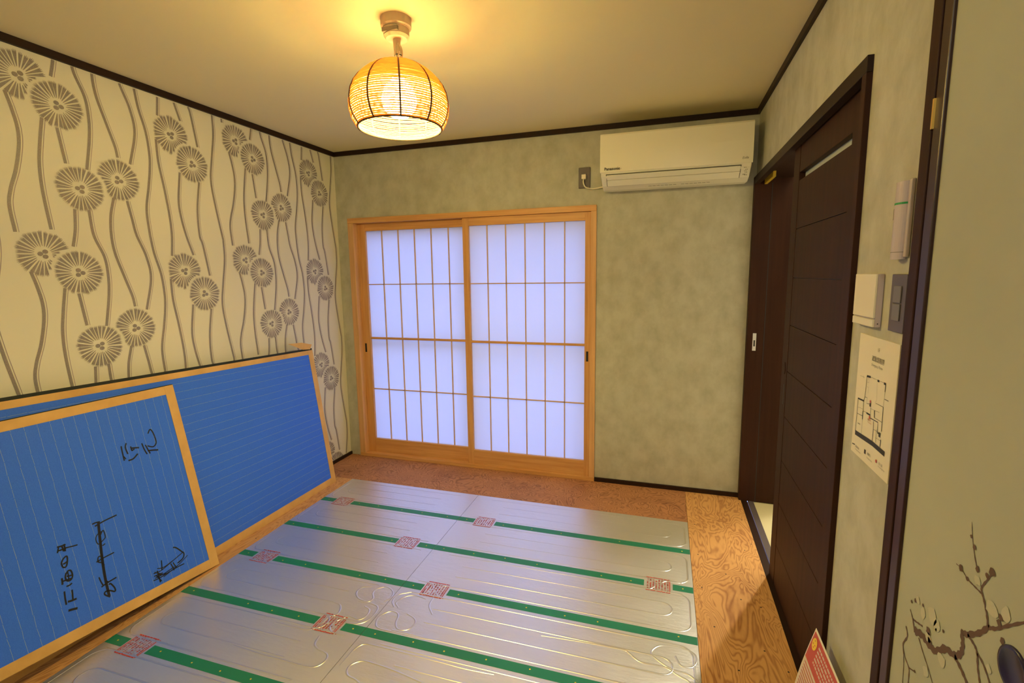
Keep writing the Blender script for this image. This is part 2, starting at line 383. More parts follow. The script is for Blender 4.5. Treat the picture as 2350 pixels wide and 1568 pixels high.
# unseen sash added behind the paper, its bars put there to shade the daylight
box('shading_head', m_greyp, (hx0, hx1, .096, .13, 1.655, hz), win)
box('shading_rail', m_greyp, (hx0, hx1, .096, .12, .845, .880), win)
box('shading_stile', m_greyp, (.955, .990, .096, .12, 0, 1.655), win); box('shading_stile', m_greyp, (hx0, hx0+.04, .096, .12, 0, 1.655), win); box('shading_stile', m_greyp, (hx1-.04, hx1, .096, .12, 0, 1.655), win)
def shoji(x0, x1, px0, px1, y, bars, label, pull_x):
    t = thing('shoji_panel', label, 'shoji', ((x0+x1)/2, y, .024), 'pair of sliding shoji panels')
    z0, z1_ = .0245, FZ-.037; d = .028; zb, zt = .127, 1.680
    sl = box('stile', m_shoji, (x0, px0, y, y+d, z0, z1_), t, .0012); sr = box('stile', m_shoji, (px1, x1, y, y+d, z0, z1_), t, .0012)
    box('top_rail', m_shojih, (px0, px1, y+.001, y+d-.001, zt, z1_), t, .0012); box('bottom_rail', m_shojih, (px0, px1, y+.001, y+d-.001, z0, zb), t, .0012)
    box('middle_rail', m_shojih, (px0, px1, y+.004, y+.018, .893, .908), t)
    for z in (1.297, .514): box('lattice_rail', m_kumiko, (px0, px1, y+.008, y+.018, z-.0035, z+.0035), t)
    for b in bars: box('lattice_bar', m_kumiko, (b-.0032, b+.0032, y+.008, y+.018, zb, zt), t)
    xs = [px0]+bars+[px1]; zs = [zb, .514, .9, 1.297, zt]; yp = y+.0185
    for i in range(6):
        for j in range(4): box('paper_pane', m_pp, (xs[i], xs[i+1], yp, yp+.0006, zs[j], zs[j+1]), t)
    o = box('finger_pull', m_black, (pull_x-.007, pull_x+.007, y-.0008, y+.004, .795, .86), sl if pull_x < px0 else sr); o['label'] = 'small dark finger pull'
shoji(.138, 1.020, .198, .977, .040, [.329,.461,.590,.720,.851], 'left shoji panel, further back, next to the patterned wall', .157)
shoji(.977, 1.836, 1.020, 1.800, .003, [1.148,1.277,1.408,1.538,1.669], 'right shoji panel in front, nearer the air conditioner', 1.818)

# ------------------------------------------------------------------ door and casing in the right wall
cas = struct(thing('trim_4', 'dark brown door casing around the sliding door', 'door frame', (W, -.8, 0)))
CX = W-.014
box('far_jamb', m_dark, (CX, 3.09, -.046, -.0005, 0, 1.868), cas, .0015)
box('jamb_groove', m_black, (2.822, 2.826, -.0468, -.045, 0, 1.83), cas)
box('head_casing', m_darkx, (CX, 2.764, -1.614, -.0465, 1.828, 1.868), cas, .0015)
box('head_lining', m_darkx, (2.764, 2.92, -1.614, -.0465, 1.85, 1.868), cas)
box('near_jamb', m_dark, (CX, 2.90, -1.614, -1.585, 0, 1.828), cas, .0015)
o = box('strike_plate', m_steel, (2.766, 2.784, -.0475, -.0455, .905, 1.005), cas); o['label'] = 'small steel strike plate'
box('strike_hole', m_black, (2.771, 2.779, -.0485, -.047, .930, .965), o)
o = box('track_catch', m_gold, (2.783, 2.797, -.27, -.05, 1.822, 1.850), cas); o['label'] = 'yellow metal door closer catch'
th = struct(thing('trim_5', 'dark threshold strip under the sliding door', 'threshold', (2.78, -.8, 0)))
box('sill_board', m_darkx, (W-.002, 2.782, -1.6, -.046, -.0118, .0015), th); box('sill_board', m_greyp, (2.785, 2.816, -1.6, -.046, -.0118, .0015), th)
door = struct(thing('door_1', 'dark brown grooved sliding door standing partly open', 'door', (2.83, -.98, 0)))
LX0, LX1, LY0, LY1 = 2.767, 2.797, -1.583, -.786
box('stile', m_dark, (LX0, LX1, LY1-.088, LY1, .004, 1.848), door, .001); box('stile', m_dark, (LX0, LX1, LY0, LY0+.14, .004, 1.848), door, .001)
pz = [.004]+[.945-.190*k for k in range(4, -1, -1)]+[.945+.190*k for k in range(1, 4)]+[1.700]
for a, b in zip(pz[:-1], pz[1:]):
    box('panel_board', m_dark, (LX0+.0012, LX1-.001, LY0+.142, LY1-.090, a+.0012, b-.0012), door, .0008)
box('panel_core', m_black, (LX0+.006, LX1-.006, LY0+.13, LY1-.08, .01, 1.700), door)
box('panel_board', m_dark, (LX0+.0012, LX1-.001, LY0+.142, LY1-.090, 1.730, 1.848), door, .0008)
o = box('glass_slot', m_glass, (LX0+.022, LX1-.004, LY0+.13, LY1-.08, 1.6995, 1.7305), door); o['label'] = 'narrow frosted glass slot'
o = box('finger_pull', m_black, (LX0-.0008, LX0+.003, -.852, -.840, .80, .885), door); o['label'] = 'recessed dark finger pull'
mb = MB().lathe([(.017, 0), (.017, .002), (.013, .0025)], (0, 0, 0), 20); mb.v = [(LX0-z, -.838+y, .952+x*1.5) for x, y, z in mb.v]
mb.build('lock_escutcheon', m_dark, door)

# hallway beyond the door
struct(box('floor', m_hallfloor, (2.817, 4.2, -1.9, 1.2, -.08, -.004)), 'pale yellow hallway floor beyond the door gap', 'floor')
mb = MB(); mb.box(4.2, 4.3, -1.9, 1.2, -.08, 2.3); mb.box(2.87, 4.3, -2.0, -1.9, -.08, 2.3); mb.box(2.87, 4.3, 1.2, 1.3, -.08, 2.3); mb.box(2.85, 3.09, .1, 1.2, -.08, 2.3); mb.box(2.87, 3.09, -.0495, .1, 1.87, 2.3); mb.box(2.87, 3.09, .0, .1, -.08, 1.87)
struct(mb.build('wall_hall', m_hallwall), 'pale hallway walls beyond the door gap', 'wall')
struct(box('ceiling', m_hallwall, (2.87, 4.3, -2.0, 1.3, 2.3, 2.38)), 'hallway ceiling beyond the door gap', 'ceiling')
hl = thing('hall_downlight', 'round hallway ceiling lamp hidden beyond the dark door', 'lamp', (3.165, .02, 2.3))
MB().lathe([(.05, -.02), (.055, 0)], (3.165, .02, 2.3), 20).build('lamp_housing', m_cream, hl)
ld = bpy.data.lights.new('hall_light', 'POINT'); ld.energy = HALL; ld.color = (1, .90, .70); ld.shadow_soft_size = .02
lo = bpy.data.objects.new('hall_light', ld); COL.objects.link(lo); lo.location = (3.165, .02, 2.22)

# fusuma with a painted plum branch
fu = struct(thing('door_2', 'pale green fusuma closet door painted with a plum branch', 'door', (W, -2.4, 0)))
box('paper_panel', m_fus, (W-.010, W-.0005, -2.87, -2.004, 0, 2.0), fu)
box('frame_stile', m_lacq, (W-.016, W-.0005, -2.004, -1.974, 0, 2.03), fu, .002)
box('frame_stile', m_lacq, (W-.016, W-.0005, -2.90, -2.87, 0, 2.03), fu, .002)
box('frame_rail', m_lacq, (W-.016, W-.0005, -2.87, -2.004, 2.0, 2.03), fu, .002)
o = box('hinge', m_brass, (W-.0195, W-.016, -1.978, -1.973, 1.60, 1.652), fu); o['label'] = 'small brass hinge'
struct(box('trim_6', m_dark, (W-.018, W-.0005, -1.972, -1.938, 0, H-ch), bevel=.002), 'dark vertical post beside the plum fusuma', 'post')
FXP = W-.010
def f6(a, b): return on_plane(2000+a/3.351, 1100+b/3.351, (FXP, 0, 0), (1, 0, 0))
def brush(pts, w0, w1, name='painted_branch', mt=None):
    P = smooth_line([f6(*q) for q in pts], 6); P = [p for p in P if p.y < -2.0045]; n = len(P)
    if n < 3: return
    MB().ribbon(P, (-1,0,0), [(w0+(w1-w0)*i/(n-1))*(1+.25*math.sin(i*1.7)) for i in range(n)], .0006).build(name, mt or m_branch, fu, noflip=True)
brush([(335,1165),(390,1200),(440,1270),(500,1325),(570,1305),(640,1355),(690,1340),(705,1270),(700,1185),(740,1195),(830,1185),(900,1140)], .0135, .0075)
brush([(900,1140),(890,1040),(870,940),(850,860),(855,825),(900,770),(940,715)], .005, .003)
brush([(850,880),(790,820),(740,765),(695,690),(655,650)], .003, .0012); brush([(820,720),(795,580),(780,450),(775,330)], .0025, .001)
brush([(900,1140),(960,1150),(1050,1130),(1173,1105),(1300,1090)], .006, .003); brush([(740,1195),(790,1270),(815,1340),(820,1450),(835,1568),(850,1700)], .005, .004)
brush([(815,1340),(860,1420),(910,1568),(930,1700)], .0045, .003); brush([(640,1360),(690,1460),(735,1568),(790,1720)], .008, .006)
brush([(268,1130),(278,1210),(245,1270),(260,1370),(290,1460),(285,1568),(280,1700)], .004, .003); brush([(240,1440),(268,1505)], .003, .002)
brush([(245,1290),(250,1420),(240,1568)], .002, .002); brush([(290,1450),(310,1465),(340,1485)], .003, .002); brush([(365,1220),(400,1340),(440,1460),(470,1568)], .003, .002)
brush([(300,1000),(318,1070),(335,1180)], .002, .005); brush([(322,1078),(350,1100),(395,1132)], .004, .003); brush([(310,840),(318,920)], .0015, .001)
def dab(a, b, r, mt, name):
    c = f6(a, b)
    if c.y > -2.005-r: return
    n = 10; MB().add([c + Vector((-.0009, r*math.cos(t*2*math.pi/n)*random.uniform(.7, 1.2), r*math.sin(t*2*math.pi/n)*random.uniform(.7, 1.2))) for t in range(n)], [tuple(range(n))]).build(name, mt, fu, noflip=True)
for a, b, r in [(693,683,.006),(742,768,.004),(796,525,.004),(773,442,.003),(820,690,.005),(932,714,.007),(895,742,.005),(1000,1068,.005),(985,1106,.005),(1010,1246,.005),(440,1170,.007),(450,1250,.007),(555,1170,.003),(312,942,.003),(342,935,.004),(400,972,.003),(500,1160,.003),(335,1478,.003)]: dab(a, b, r, m_branch, 'painted_bud')
for a, b, r in [(930,1000,.014),(470,1055,.015),(400,1030,.010),(510,1130,.012),(440,1215,.009),(820,780,.008),(540,1390,.012),(420,1480,.010),(905,1460,.006),(360,930,.007),(1040,1040,.010)]: dab(a, b, r, m_blossom, 'painted_blossom')
pc = on_plane(2328, 1540, (FXP, 0, 0), (1, 0, 0))
mb = MB().lathe([(.031, 0), (.031, .003), (.026, .0035), (.022, .001), (.0, .001)], (0, 0, 0), 28, cap=False); mb.v = [(FXP-z, pc.y+y*.95, pc.z+x) for x, y, z in mb.v]
o = mb.build('door_pull', m_pull, fu, smooth=True); o['label'] = 'round dark violet recessed pull'

# ------------------------------------------------------------------ heating mat on the floor
SY0, SP = -.7121, .3043
hm = thing('heating_mat', 'silver foil floor heating mat with green strips on the floor', 'heating mat', (1.37, -1.4, 0))
box('foil_panel', m_foil, (ML+.001, MS-.0008, MY0, YB-.001, -.0118, .0010), hm); box('foil_panel', m_foil, (MS+.0008, MR-.001, MY0, YB-.001, -.0118, .0010), hm)
ZF = .0010
stamps = [[.450,1.365],[1.060,2.288],[.446,1.365],[1.058,2.288],[.443,1.365],[1.06,2.288],[.445,1.365]]
_nl = stud('strip_nail', m_gold)
for k in range(7):
    y = SY0 - SP*k
    if y < MY0+.03: break
    cuts = [(s-.058, s+.062) for s in stamps[k]]; x = ML+.002; segs = []
    for a, b in cuts: segs.append((x, a)); x = b
    segs.append((x, MR-.002))
    for a, b in segs:
        parts_ = [(a, MS-.001), (MS+.001, b)] if a < MS < b else [(a, b)]
        for a2, b2 in parts_:
            if b2-a2 < .01: continue
            o = box('green_strip', m_green, (a2, b2, y-.0205, y+.0205, ZF-.0005, ZF+.0006), hm)
            if b2 - a2 > .3:
                xx = a2+.05
                while xx < b2-.03: put('strip_nail', _nl, (xx, y+random.uniform(-.006,.006), ZF+.0007), o); xx += random.choice([.13,.16,.30])
            else: put('strip_nail', _nl, ((a2+b2)/2, y, ZF+.0007), o)
    for s in stamps[k]:
        mb = MB(); zz = ZF+.0004; rnd = random.Random(int(s*100)+k); hw, hh = .050, .046
        for sy in (-1, 1):
            xx = -hw
            while xx < hw-.004:
                L = rnd.uniform(.008, .026); mb.box(s+xx, s+min(hw, xx+L), y+sy*hh-.002, y+sy*hh+.002, zz, zz+.0003); xx += L + rnd.uniform(.001, .004)
                if rnd.random() < .5: mb.box(s+xx-.004, s+xx, y+sy*(hh-.004)-.003, y+sy*(hh-.004)+.003, zz, zz+.0003)
        for sx in ((1,) if rnd.random() < .6 else (-1, 1)): mb.box(s+sx*hw-.0018, s+sx*hw+.0018, y-hh, y+hh*.75, zz, zz+.0003)
        for c in range(8):
            cx = s-hw+.008+c*.0120; yy = y-hh+.007
            while yy < y+hh-.008:
                L = rnd.uniform(.003, .009); wd = rnd.uniform(.0010, .0028)
                if rnd.random() < .8: mb.box(cx-wd+rnd.uniform(-.002,.002), cx+wd, yy, yy+L*.7, zz, zz+.0003)
                if rnd.random() < .6: mb.box(cx-.0042, cx+.0042, yy, yy+.0009, zz, zz+.0003)
                yy += L
        o = mb.build('red_stamp', m_red, hm); o['label'] = 'square red printed stamp'
def arc(cx, cy, r, a0, a1, n=8): return [Vector((cx+r*math.cos(math.radians(a0+(a1-a0)*i/n)), cy+r*math.sin(math.radians(a0+(a1-a0)*i/n)), ZF)) for i in range(n+1)]
def tubing(pts, nm='tube_ridge'):
    P = [Vector((p[0], p[1], ZF)) for p in pts]
    MB().ridge(P, .0036, .0010).build(nm, m_ridge, hm, smooth=True)
for b in range(7):
    yc = (YB+SY0)/2 - SP*b
    if yc - .12 < MY0: break
    for (x0, x1, r) in ((ML, MS, 0), (MS, MR, 1)):
        xi, xo = x0+.02, x1-.02; o_, i_ = .114, .040
        # nested U bends at the outer side, long straight runs
        def run(x, s): return x
        if r:
            tubing([(x0+.10, yc+o_, 0)] + arc(xo-.05, yc+o_-.05, .05, 90, 0) + arc(xo-.05, yc-o_+.05, .05, 0, -90) + [(x0+.10, yc-o_, 0)])
            tubing([(x0+.20, yc+i_, 0)] + arc(xo-.07-i_, yc, i_, 90, -90, 12) + [(x0+.20, yc-i_, 0)])
        else:
            tubing([(x1-.10, yc+o_, 0)] + arc(xi+.05, yc+o_-.05, .05, 90, 180) + arc(xi+.05, yc-o_+.05, .05, 180, 270) + [(x1-.10, yc-o_, 0)])
            tubing([(x1-.20, yc+i_, 0)] + arc(xi+.07+i_, yc, i_, 90, 270, 12) + [(x1-.20, yc-i_, 0)])
for k in range(6):
    y = SY0-SP*k
    for s in stamps[k]:
        for sx in (-1, 1):
            a = arc(s+sx*(.012+.036), y+.038-.0, .036, 180 if sx > 0 else 0, 90, 6) if False else None
            x = s+sx*.012
            tubing([(s+sx*.10, y+.040, 0)] + [Vector((s+sx*(.012+.038*(1-math.sin(t))), y+.002+.038*(math.cos(t)), 0)) for t in [i*math.pi/12 for i in range(7)]] + [Vector((s+sx*(.012+.038*(1-math.sin(t))), y-.002-.038*(math.cos(t)), 0)) for t in [i*math.pi/12 for i in range(6, -1, -1)]] + [(s+sx*.10, y-.040, 0)])
def fz(off, sc, pts): return smooth_line([at_floor(off[0]+a/sc, off[1]+b/sc, ZF) for a, b in pts], 6)
Z7, Z8, Z9 = ((500,1040), 2.969), ((1100,1060), 2.9375), ((780,1380), 4.52)
for (off, sc), pts in [
  (Z9, [(1050,415),(750,365),(560,320),(400,280),(375,220),(420,150),(520,105),(590,120),(605,160),(580,220),(590,280),(650,300),(720,285),(780,230),(770,180),(700,130)]),
  (Z7, [(1050,910),(985,915),(945,950),(958,990),(1020,1012),(1058,990),(1055,955),(1085,925),(1150,912),(1192,945),(1180,985),(1130,1012)]),
  (Z7, [(620,980),(800,1020),(835,1050),(815,1095),(760,1115)]),
  (Z7, [(860,1155),(940,1165),(1020,1140),(1080,1080),(1085,1045),(1040,1025),(960,1010)]),
  (Z7, [(850,1125),(900,1115),(960,1135),(1010,1110),(1032,1070),(1000,1045)]),
  (Z7, [(100,1310),(300,1375),(420,1405),(600,1455),(680,1450),(735,1410),(740,1370),(680,1335),(660,1300),(690,1250)]),
  (Z7, [(390,1155),(560,1195),(640,1200),(700,1165),(760,1110)]),
  (Z7, [(1460,1100),(1440,1040),(1470,985)]),(Z7, [(1200,1050),(1190,1010),(1230,965),(1320,945)]),
  (Z7, [(1230,1055),(1215,1020),(1270,980),(1340,970),(1420,995)]),
  (Z8, [(420,1170),(700,1215),(960,1265),(1010,1290),(1090,1350),(1250,1385),(1340,1440),(1410,1480),(1440,1530)]),
  (Z8, [(1320,1310),(1360,1375),(1430,1388),(1465,1350),(1450,1300),(1380,1262),(1230,1240),(1170,1265),(1165,1300),(1220,1350),(1300,1400),(1400,1430),(1470,1480)]),
  (Z9, [(860,850),(560,720),(330,640),(230,620),(130,650),(75,710),(80,770),(150,810),(200,850)]),
  (Z9, [(0,670),(80,580),(150,500),(250,445),(400,470),(700,545),(1000,620),(1300,700),(1600,760)])]:
    tubing(fz(off, sc, pts))

# ------------------------------------------------------------------ tatami boards leaning on the left wall
def tatami(name, label, BR, TR, L3, top_px, bot_px, yend, tape, stitch_vertical, strokes, topgap=.004):
    BR, TR, L3 = Vector(BR), Vector(TR), Vector(L3)
    n = (TR-BR).cross(L3-BR).normalized()
    if n.x < 0: n = -n
    def pl(u, v): return on_plane(u, v, BR, n)
    def edge_to(p, q):      # extend p->q to y=yend
        t = (yend-p.y)/(q.y-p.y); return p+(q-p)*t
    TL = edge_to(TR, pl(*top_px)); BL = edge_to(BR, pl(*bot_px)) if bot_px else edge_to(BR, L3)
    def P(s, t): return BR*(1-s)*(1-t)+BL*s*(1-t)+TR*(1-s)*t+TL*s*t
    t_ = thing(name, label, 'tatami', ((BR+BL)/2).to_tuple(), 'tatami boards leaning on the patterned wall')
    Lb, Lh = (BL-BR).length, (TR-BR).length; e = tape/Lb; h = tape/Lh
    def slab(s0, s1, q0, q1, d0, d1):
        c = [P(s0,q0), P(s1,q0), P(s1,q1), P(s0,q1)]; return MB().prism([p+n*d1 for p in c], n*(d0-d1))
    slab(0, 1, 0, 1, -.0135, -.001).build('board_core', m_heri, t_)
    bk = slab(e*.9, 1-e*.9, h*.9, 1-h*.9, -.001, .0002).build('blue_backing', m_blue, t_)
    slab(0, 1, .0, h, -.0008, .0012).build('edge_tape', m_tan, t_); slab(0, 1, 1-h, 1-topgap, -.0008, .0012).build('edge_tape', m_tan, t_)
    slab(.0, e, .0, 1-topgap, -.0006, .0016).build('edge_tape', m_tan, t_); slab(1-e, 1, .0, 1-topgap, -.0006, .0016).build('edge_tape', m_tan, t_)
    mb = MB(); rnd = random.Random(3)
    if stitch_vertical:
        s = e + .022/Lb
        while s < 1-e:
            q = h
            while q < 1-h:
                L = rnd.uniform(.03, .06)/Lh; q2 = min(1-h, q+L); j = rnd.uniform(-.0012, .0012)/Lb
                mb.ribbon([P(s+j, q), P(s-j, q2)], n, .0012, .0006); q = q2+.003/Lh
            s += .0385/Lb
    else:
        q = h + .030/Lh
        while q < 1-h-.01:
            s = e
            while s < 1-e:
                L = rnd.uniform(.03, .07)/Lb; s2 = min(1-e, s+L); j = rnd.uniform(-.001, .001)/Lh
                mb.ribbon([P(s, q+j), P(s2, q-j)], n, .0012, .0006); s = s2+.003/Lb
            q += .0385/Lh
    o = mb.build('stitching', m_stitch, bk, noflip=True); o['kind'] = 'stuff'
    for (off, sc), pts, wd in strokes:
        pp = [pl(off[0]+a/sc, off[1]+b/sc) for a, b in pts]; P_ = smooth_line(pp, 5) if len(pp) > 2 else pp
        MB().ribbon(P_, n, wd, .0008).build('marker_stroke', m_ink, bk, noflip=True)
    return t_, P, n, pl
tb, PB, nb, plb = tatami('tatami_board', 'large blue-backed tatami board with level stitching, behind the other board', (.2180,-.474,.0005), (.077,-.450,.894), (.206,-2.25,.0005), (0, 914), None, -2.30, .040, False, [], .014)
# torn corner tape and the black corner of the back board
c = plb(708, 793); 
MB().prism([plb(660,790)+nb*.004, plb(690,787)+nb*.006, plb(714,791)+nb*.005, plb(711,802)+nb*.003, plb(694,803)+nb*.003], nb*-.0012).build('torn_tape', m_tan, tb)
A_, B_, C_ = ((0,1200), 4.26), ((0,840), 5.595), ((0,1000), 2.76)
IW = .0052
ink = [(A_, [(668,860),(700,850),(757,836)], .008), (A_, [(628,672),(636,740),(648,803)], IW), (A_, [(662,773),(700,762),(748,742)], .007), (A_, [(703,655),(708,700),(712,755)], IW),
 (A_, [(603,543),(608,575),(610,607)], .006), (A_, [(648,624),(680,610),(703,590)], IW), (A_, [(645,490),(638,535),(655,568),(690,560),(708,520),(692,470),(665,470),(645,500)], IW), (A_, [(608,575),(650,560),(695,545)], IW), (A_, [(650,525),(675,520),(702,512)], IW), (A_, [(660,480),(668,520),(672,560)], .004),
 (A_, [(610,432),(600,395),(620,350),(652,328),(657,385),(642,432),(608,437)], IW), (A_, [(615,405),(635,395),(655,378)], IW),
 (A_, [(560,298),(566,265),(572,238)], .0045), (A_, [(555,240),(600,228),(640,213)], IW), (A_, [(562,278),(600,265),(645,250)], IW), (A_, [(598,222),(612,250),(622,280)], IW), (A_, [(622,210),(632,245),(636,280)], IW), (A_, [(640,246),(700,232),(757,216)], .0045),
 (C_, [(622,550),(632,650),(645,770),(665,900),(692,1018)], .0095), (C_, [(583,562),(605,552),(632,546)], IW), (C_, [(600,575),(660,540),(738,503)], IW),
 (C_, [(648,605),(618,625),(606,655),(622,688),(655,660),(666,640),(652,600),(636,630)], .0035), (C_, [(648,698),(656,692),(665,684)], .0045), (C_, [(610,802),(660,772),(722,740)], .0045), (C_, [(646,762),(622,770),(622,800),(648,806),(660,822)], .0042),
 (C_, [(626,898),(638,925),(652,948)], .0045), (C_, [(642,960),(680,932),(737,898)], IW), (C_, [(664,905),(674,922),(690,930)], IW), (C_, [(697,1022),(664,1008),(666,990),(695,982),(727,987),(726,965),(700,938),(688,945)], IW),
 (A_, [(1690,242),(1720,245),(1770,278),(1797,302),(1785,350),(1735,395)], IW), (A_, [(1500,568),(1560,540),(1640,490),(1740,430),(1800,400)], .0042), (A_, [(1500,500),(1570,470),(1650,405),(1785,290)], .0035), (A_, [(1576,368),(1580,410),(1582,465)], .0045), (A_, [(1535,470),(1550,520),(1568,582)], IW),
 (A_, [(1515,545),(1600,500),(1705,430)], .0035), (A_, [(1505,525),(1590,490)], .0045), (A_, [(1535,450),(1600,435),(1690,370)], .0035), (A_, [(1600,530),(1750,405),(1832,318)], .003), (A_, [(1668,400),(1685,430),(1702,465)], .0045), (A_, [(1690,388),(1708,415),(1728,440)], .0045), (A_, [(1550,512),(1625,498)], .0045), (A_, [(1525,515),(1580,570)], .004), (A_, [(1510,485),(1570,500)], .004),
 (B_, [(1553,1032),(1568,1105),(1595,1218)], IW), (B_, [(1615,1198),(1590,1165)], .004), (B_, [(1618,992),(1608,1050),(1640,1132)], IW), (B_, [(1648,1217),(1710,1192),(1768,1128)], .006), (B_, [(1675,1035),(1692,1090)], IW), (B_, [(1685,1058),(1740,1052),(1785,1050)], .006), (B_, [(1690,1090),(1725,1068)], IW),
 (B_, [(1818,995),(1850,1070),(1888,1133)], IW), (B_, [(1865,1015),(1898,1075),(1928,1125)], IW), (B_, [(1895,1090),(1960,1082),(2030,1078)], .0065), (B_, [(1892,1028),(1965,1038),(2003,990),(1988,920),(1955,845),(1922,818),(1898,870)], IW)]
tf, PF, nf, plf = tatami('tatami_board', 'smaller blue-backed tatami board in front, written on with black marker', (.2830,-1.4340,.0012), (.1000,-1.428,.8690), (.105,-2.045,.8600), (0, 966), (57, 1534), -2.30, .042, True, ink)

# ------------------------------------------------------------------ pendant lamp
LC = Vector((1.372, -1.462, 0)); zc = 1.975
lamp = thing('pendant_lamp', 'round woven rope pendant lamp glowing below the ceiling', 'lamp', (LC.x, LC.y, H))
MB().lathe([(.052, 0), (.052, -.028), (.047, -.032), (.047, -.034)], (LC.x, LC.y, H), 28).build('ceiling_rose', m_cord, lamp, smooth=False)
pa = MB().lathe([(.044, -.034), (.044, -.058), (.036, -.066)], (LC.x, LC.y, H), 24).build('plug_adapter', m_cord, lamp)
box('adapter_label', m_gtext, (LC.x-.030, LC.x+.028, LC.y-.0452, LC.y-.034, H-.055, H-.042), pa)
MB().lathe([(.013, -.066), (.011, -.105), (.006, -.112)], (LC.x, LC.y, H), 14).build('cord_grip', m_cord, lamp)
zt = zc+.112
MB().tube(smooth_line([(LC.x, LC.y, H-.11), (LC.x-.004, LC.y, H-.13), (LC.x+.003, LC.y, zt+.03), (LC.x, LC.y, zt-.02)], 5), .0032).build('cord', m_cord, lamp, smooth=True)
for q, (a, rz) in enumerate([(.3, .020), (1.2, .018), (2.1, .022)]):
    L = []
    for i in range(16):
        t = 2*math.pi*i/16; L.append((LC.x+.008+.013*math.sin(t)*math.cos(a), LC.y-.006+.013*math.sin(t)*math.sin(a), H-.088-.028+.034*math.cos(t)*(rz/.02)*.9))
    MB().tube(L, .0028, 6, True).build('cord_loop', m_cord, lamp, smooth=True)
MB().tube([(LC.x+.008+.012*math.cos(t), LC.y-.006+.014*math.sin(t), H-.122) for t in [i*math.pi/6 for i in range(12)]], .0015, 6, True).build('cable_tie', m_black, lamp)
MB().lathe([(.012, zt-.035), (.020, zt-.04), (.022, zt-.075), (.018, zt-.08)], (LC.x, LC.y, 0), 16).build('bulb_socket', m_cord, lamp)
prof = [(.014, .108), (.050, .106), (.082, .097), (.110, .080), (.135, .058), (.154, .033), (.166, .006), (.171, -.022), (.170, -.050), (.163, -.076), (.151, -.097), (.145, -.104)]
def prof_at(t):
    f = t*(len(prof)-1); i = min(int(f), len(prof)-2); f -= i; a, b = prof[i], prof[i+1]; return (a[0]+(b[0]-a[0])*f, a[1]+(b[1]-a[1])*f)
for k in range(10):
    a = 2*math.pi*k/10 + .22
    MB().tube([(LC.x+(r+.0015)*math.cos(a), LC.y+(r+.0015)*math.sin(a), zc+z) for r, z in [prof_at(i/24) for i in range(25)]], .0034, 6).build('shade_rib', m_rib, lamp, smooth=True)
for t in (0, 1):
    r, z = prof_at(t); MB().tube([(LC.x+r*math.cos(i*2*math.pi/48), LC.y+r*math.sin(i*2*math.pi/48), zc+z) for i in range(48)], .0032, 6, True).build('shade_ring', m_rib, lamp, smooth=True)
mb = MB(); NR = 44
arc_l = [0]
for i in range(200):
    a, b = prof_at(i/200), prof_at((i+1)/200); arc_l.append(arc_l[-1]+math.hypot(a[0]-b[0], a[1]-b[1]))
for k in range(NR):
    tgt = arc_l[-1]*(k+.7)/(NR+.4); i = next(i for i in range(201) if arc_l[i] >= tgt); r, z = prof_at(i/200)
    mb.tube([(LC.x+(r+random.uniform(-.0007,.0007))*math.cos(i*2*math.pi/60), LC.y+(r+random.uniform(-.0007,.0007))*math.sin(i*2*math.pi/60), zc+z+random.uniform(-.0006,.0006)) for i in range(60)], .0033 if z > .055 else .0028 if z > .02 else .0023, 5, True)
o = mb.build('woven_rope', m_rope, lamp, smooth=True); o['kind'] = 'stuff'
MB().lathe([(.003, .052), (.018, .048), (.026, .036), (.048, .012), (.060, -.020), (.061, -.034), (.054, -.060), (.034, -.080), (.003, -.090)], (LC.x, LC.y, zc+.02), 20).build('bulb', m_bulb, lamp, smooth=True)

# ceiling lamp at the near end of the room, behind the viewer
rl = thing('ceiling_lamp', 'round white ceiling lamp behind the viewer', 'lamp', (2.42, -3.55, H))
MB().lathe([(.19, 0), (.19, -.018)], (2.42, -3.55, H), 32).build('lamp_base', m_cream, rl)
MB().lathe([(.18, -.018), (.18, -.075), (.15, -.095), (.02, -.102)], (2.42, -3.55, H), 32).build('diffuser', m_rear, rl, smooth=True)

# ------------------------------------------------------------------ air conditioner, socket
ac = thing('air_conditioner', 'white wall air conditioner above the shoji wall corner', 'air conditioner', (2.305, 0, 1.835))
AX0, AX1, AZ0, AZ1, AF = 1.917, 2.695, 1.834, 2.119, -.228
def acp(prof, x0, x1, inset=0.0):
    return MB().prism([(x0, y, z) for y, z in prof], (x1-x0, 0, 0))
body = [(-.001, AZ0+.004), (-.095, AZ0), (-.150, 1.849), (-.212, 1.892), (-.222, 1.905), (-.222, AZ1-.006), (-.21, AZ1), (-.001, AZ1)]
acp(body, AX0+.004, AX1-.004).build('body', m_acmat, ac, bevel=.004)
fpn = acp([(-.2225, 1.9085), (AF, 1.912), (AF-.002, 2.02), (AF, AZ1-.012), (AF+.006, AZ1-.003), (-.2225, AZ1-.003)], AX0, AX1).build('front_panel', m_ac, ac, bevel=.003)
def slope(t, d=0.0):          # point on the sloping lower front, t 0 top .. 1 bottom
    a, b = Vector((0, -.215, 1.896)), Vector((0, -.150, 1.849)); n = Vector((0, -(a.z-b.z), (a.y-b.y))).normalized(); n = n if n.y < 0 else -n
    return a+(b-a)*t+n*d
def flap(t0, t1, d, nm, x0=AX0+.035, x1=AX1-.055, mt=None):
    p = [slope(t0, 0), slope(t0, d), slope(t1, d), slope(t1, 0)]
    return MB().prism([(x0, q.y, q.z) for q in p], (x1-x0, 0, 0)).build(nm, mt or m_acmat, ac, bevel=.0008)
flap(-.10, 1.02, .0012, 'flap_recess', AX0+.032, AX1-.052, m_black); flap(-.05, .385, .005, 'louver_flap'); flap(.425, .97, .005, 'louver_flap')
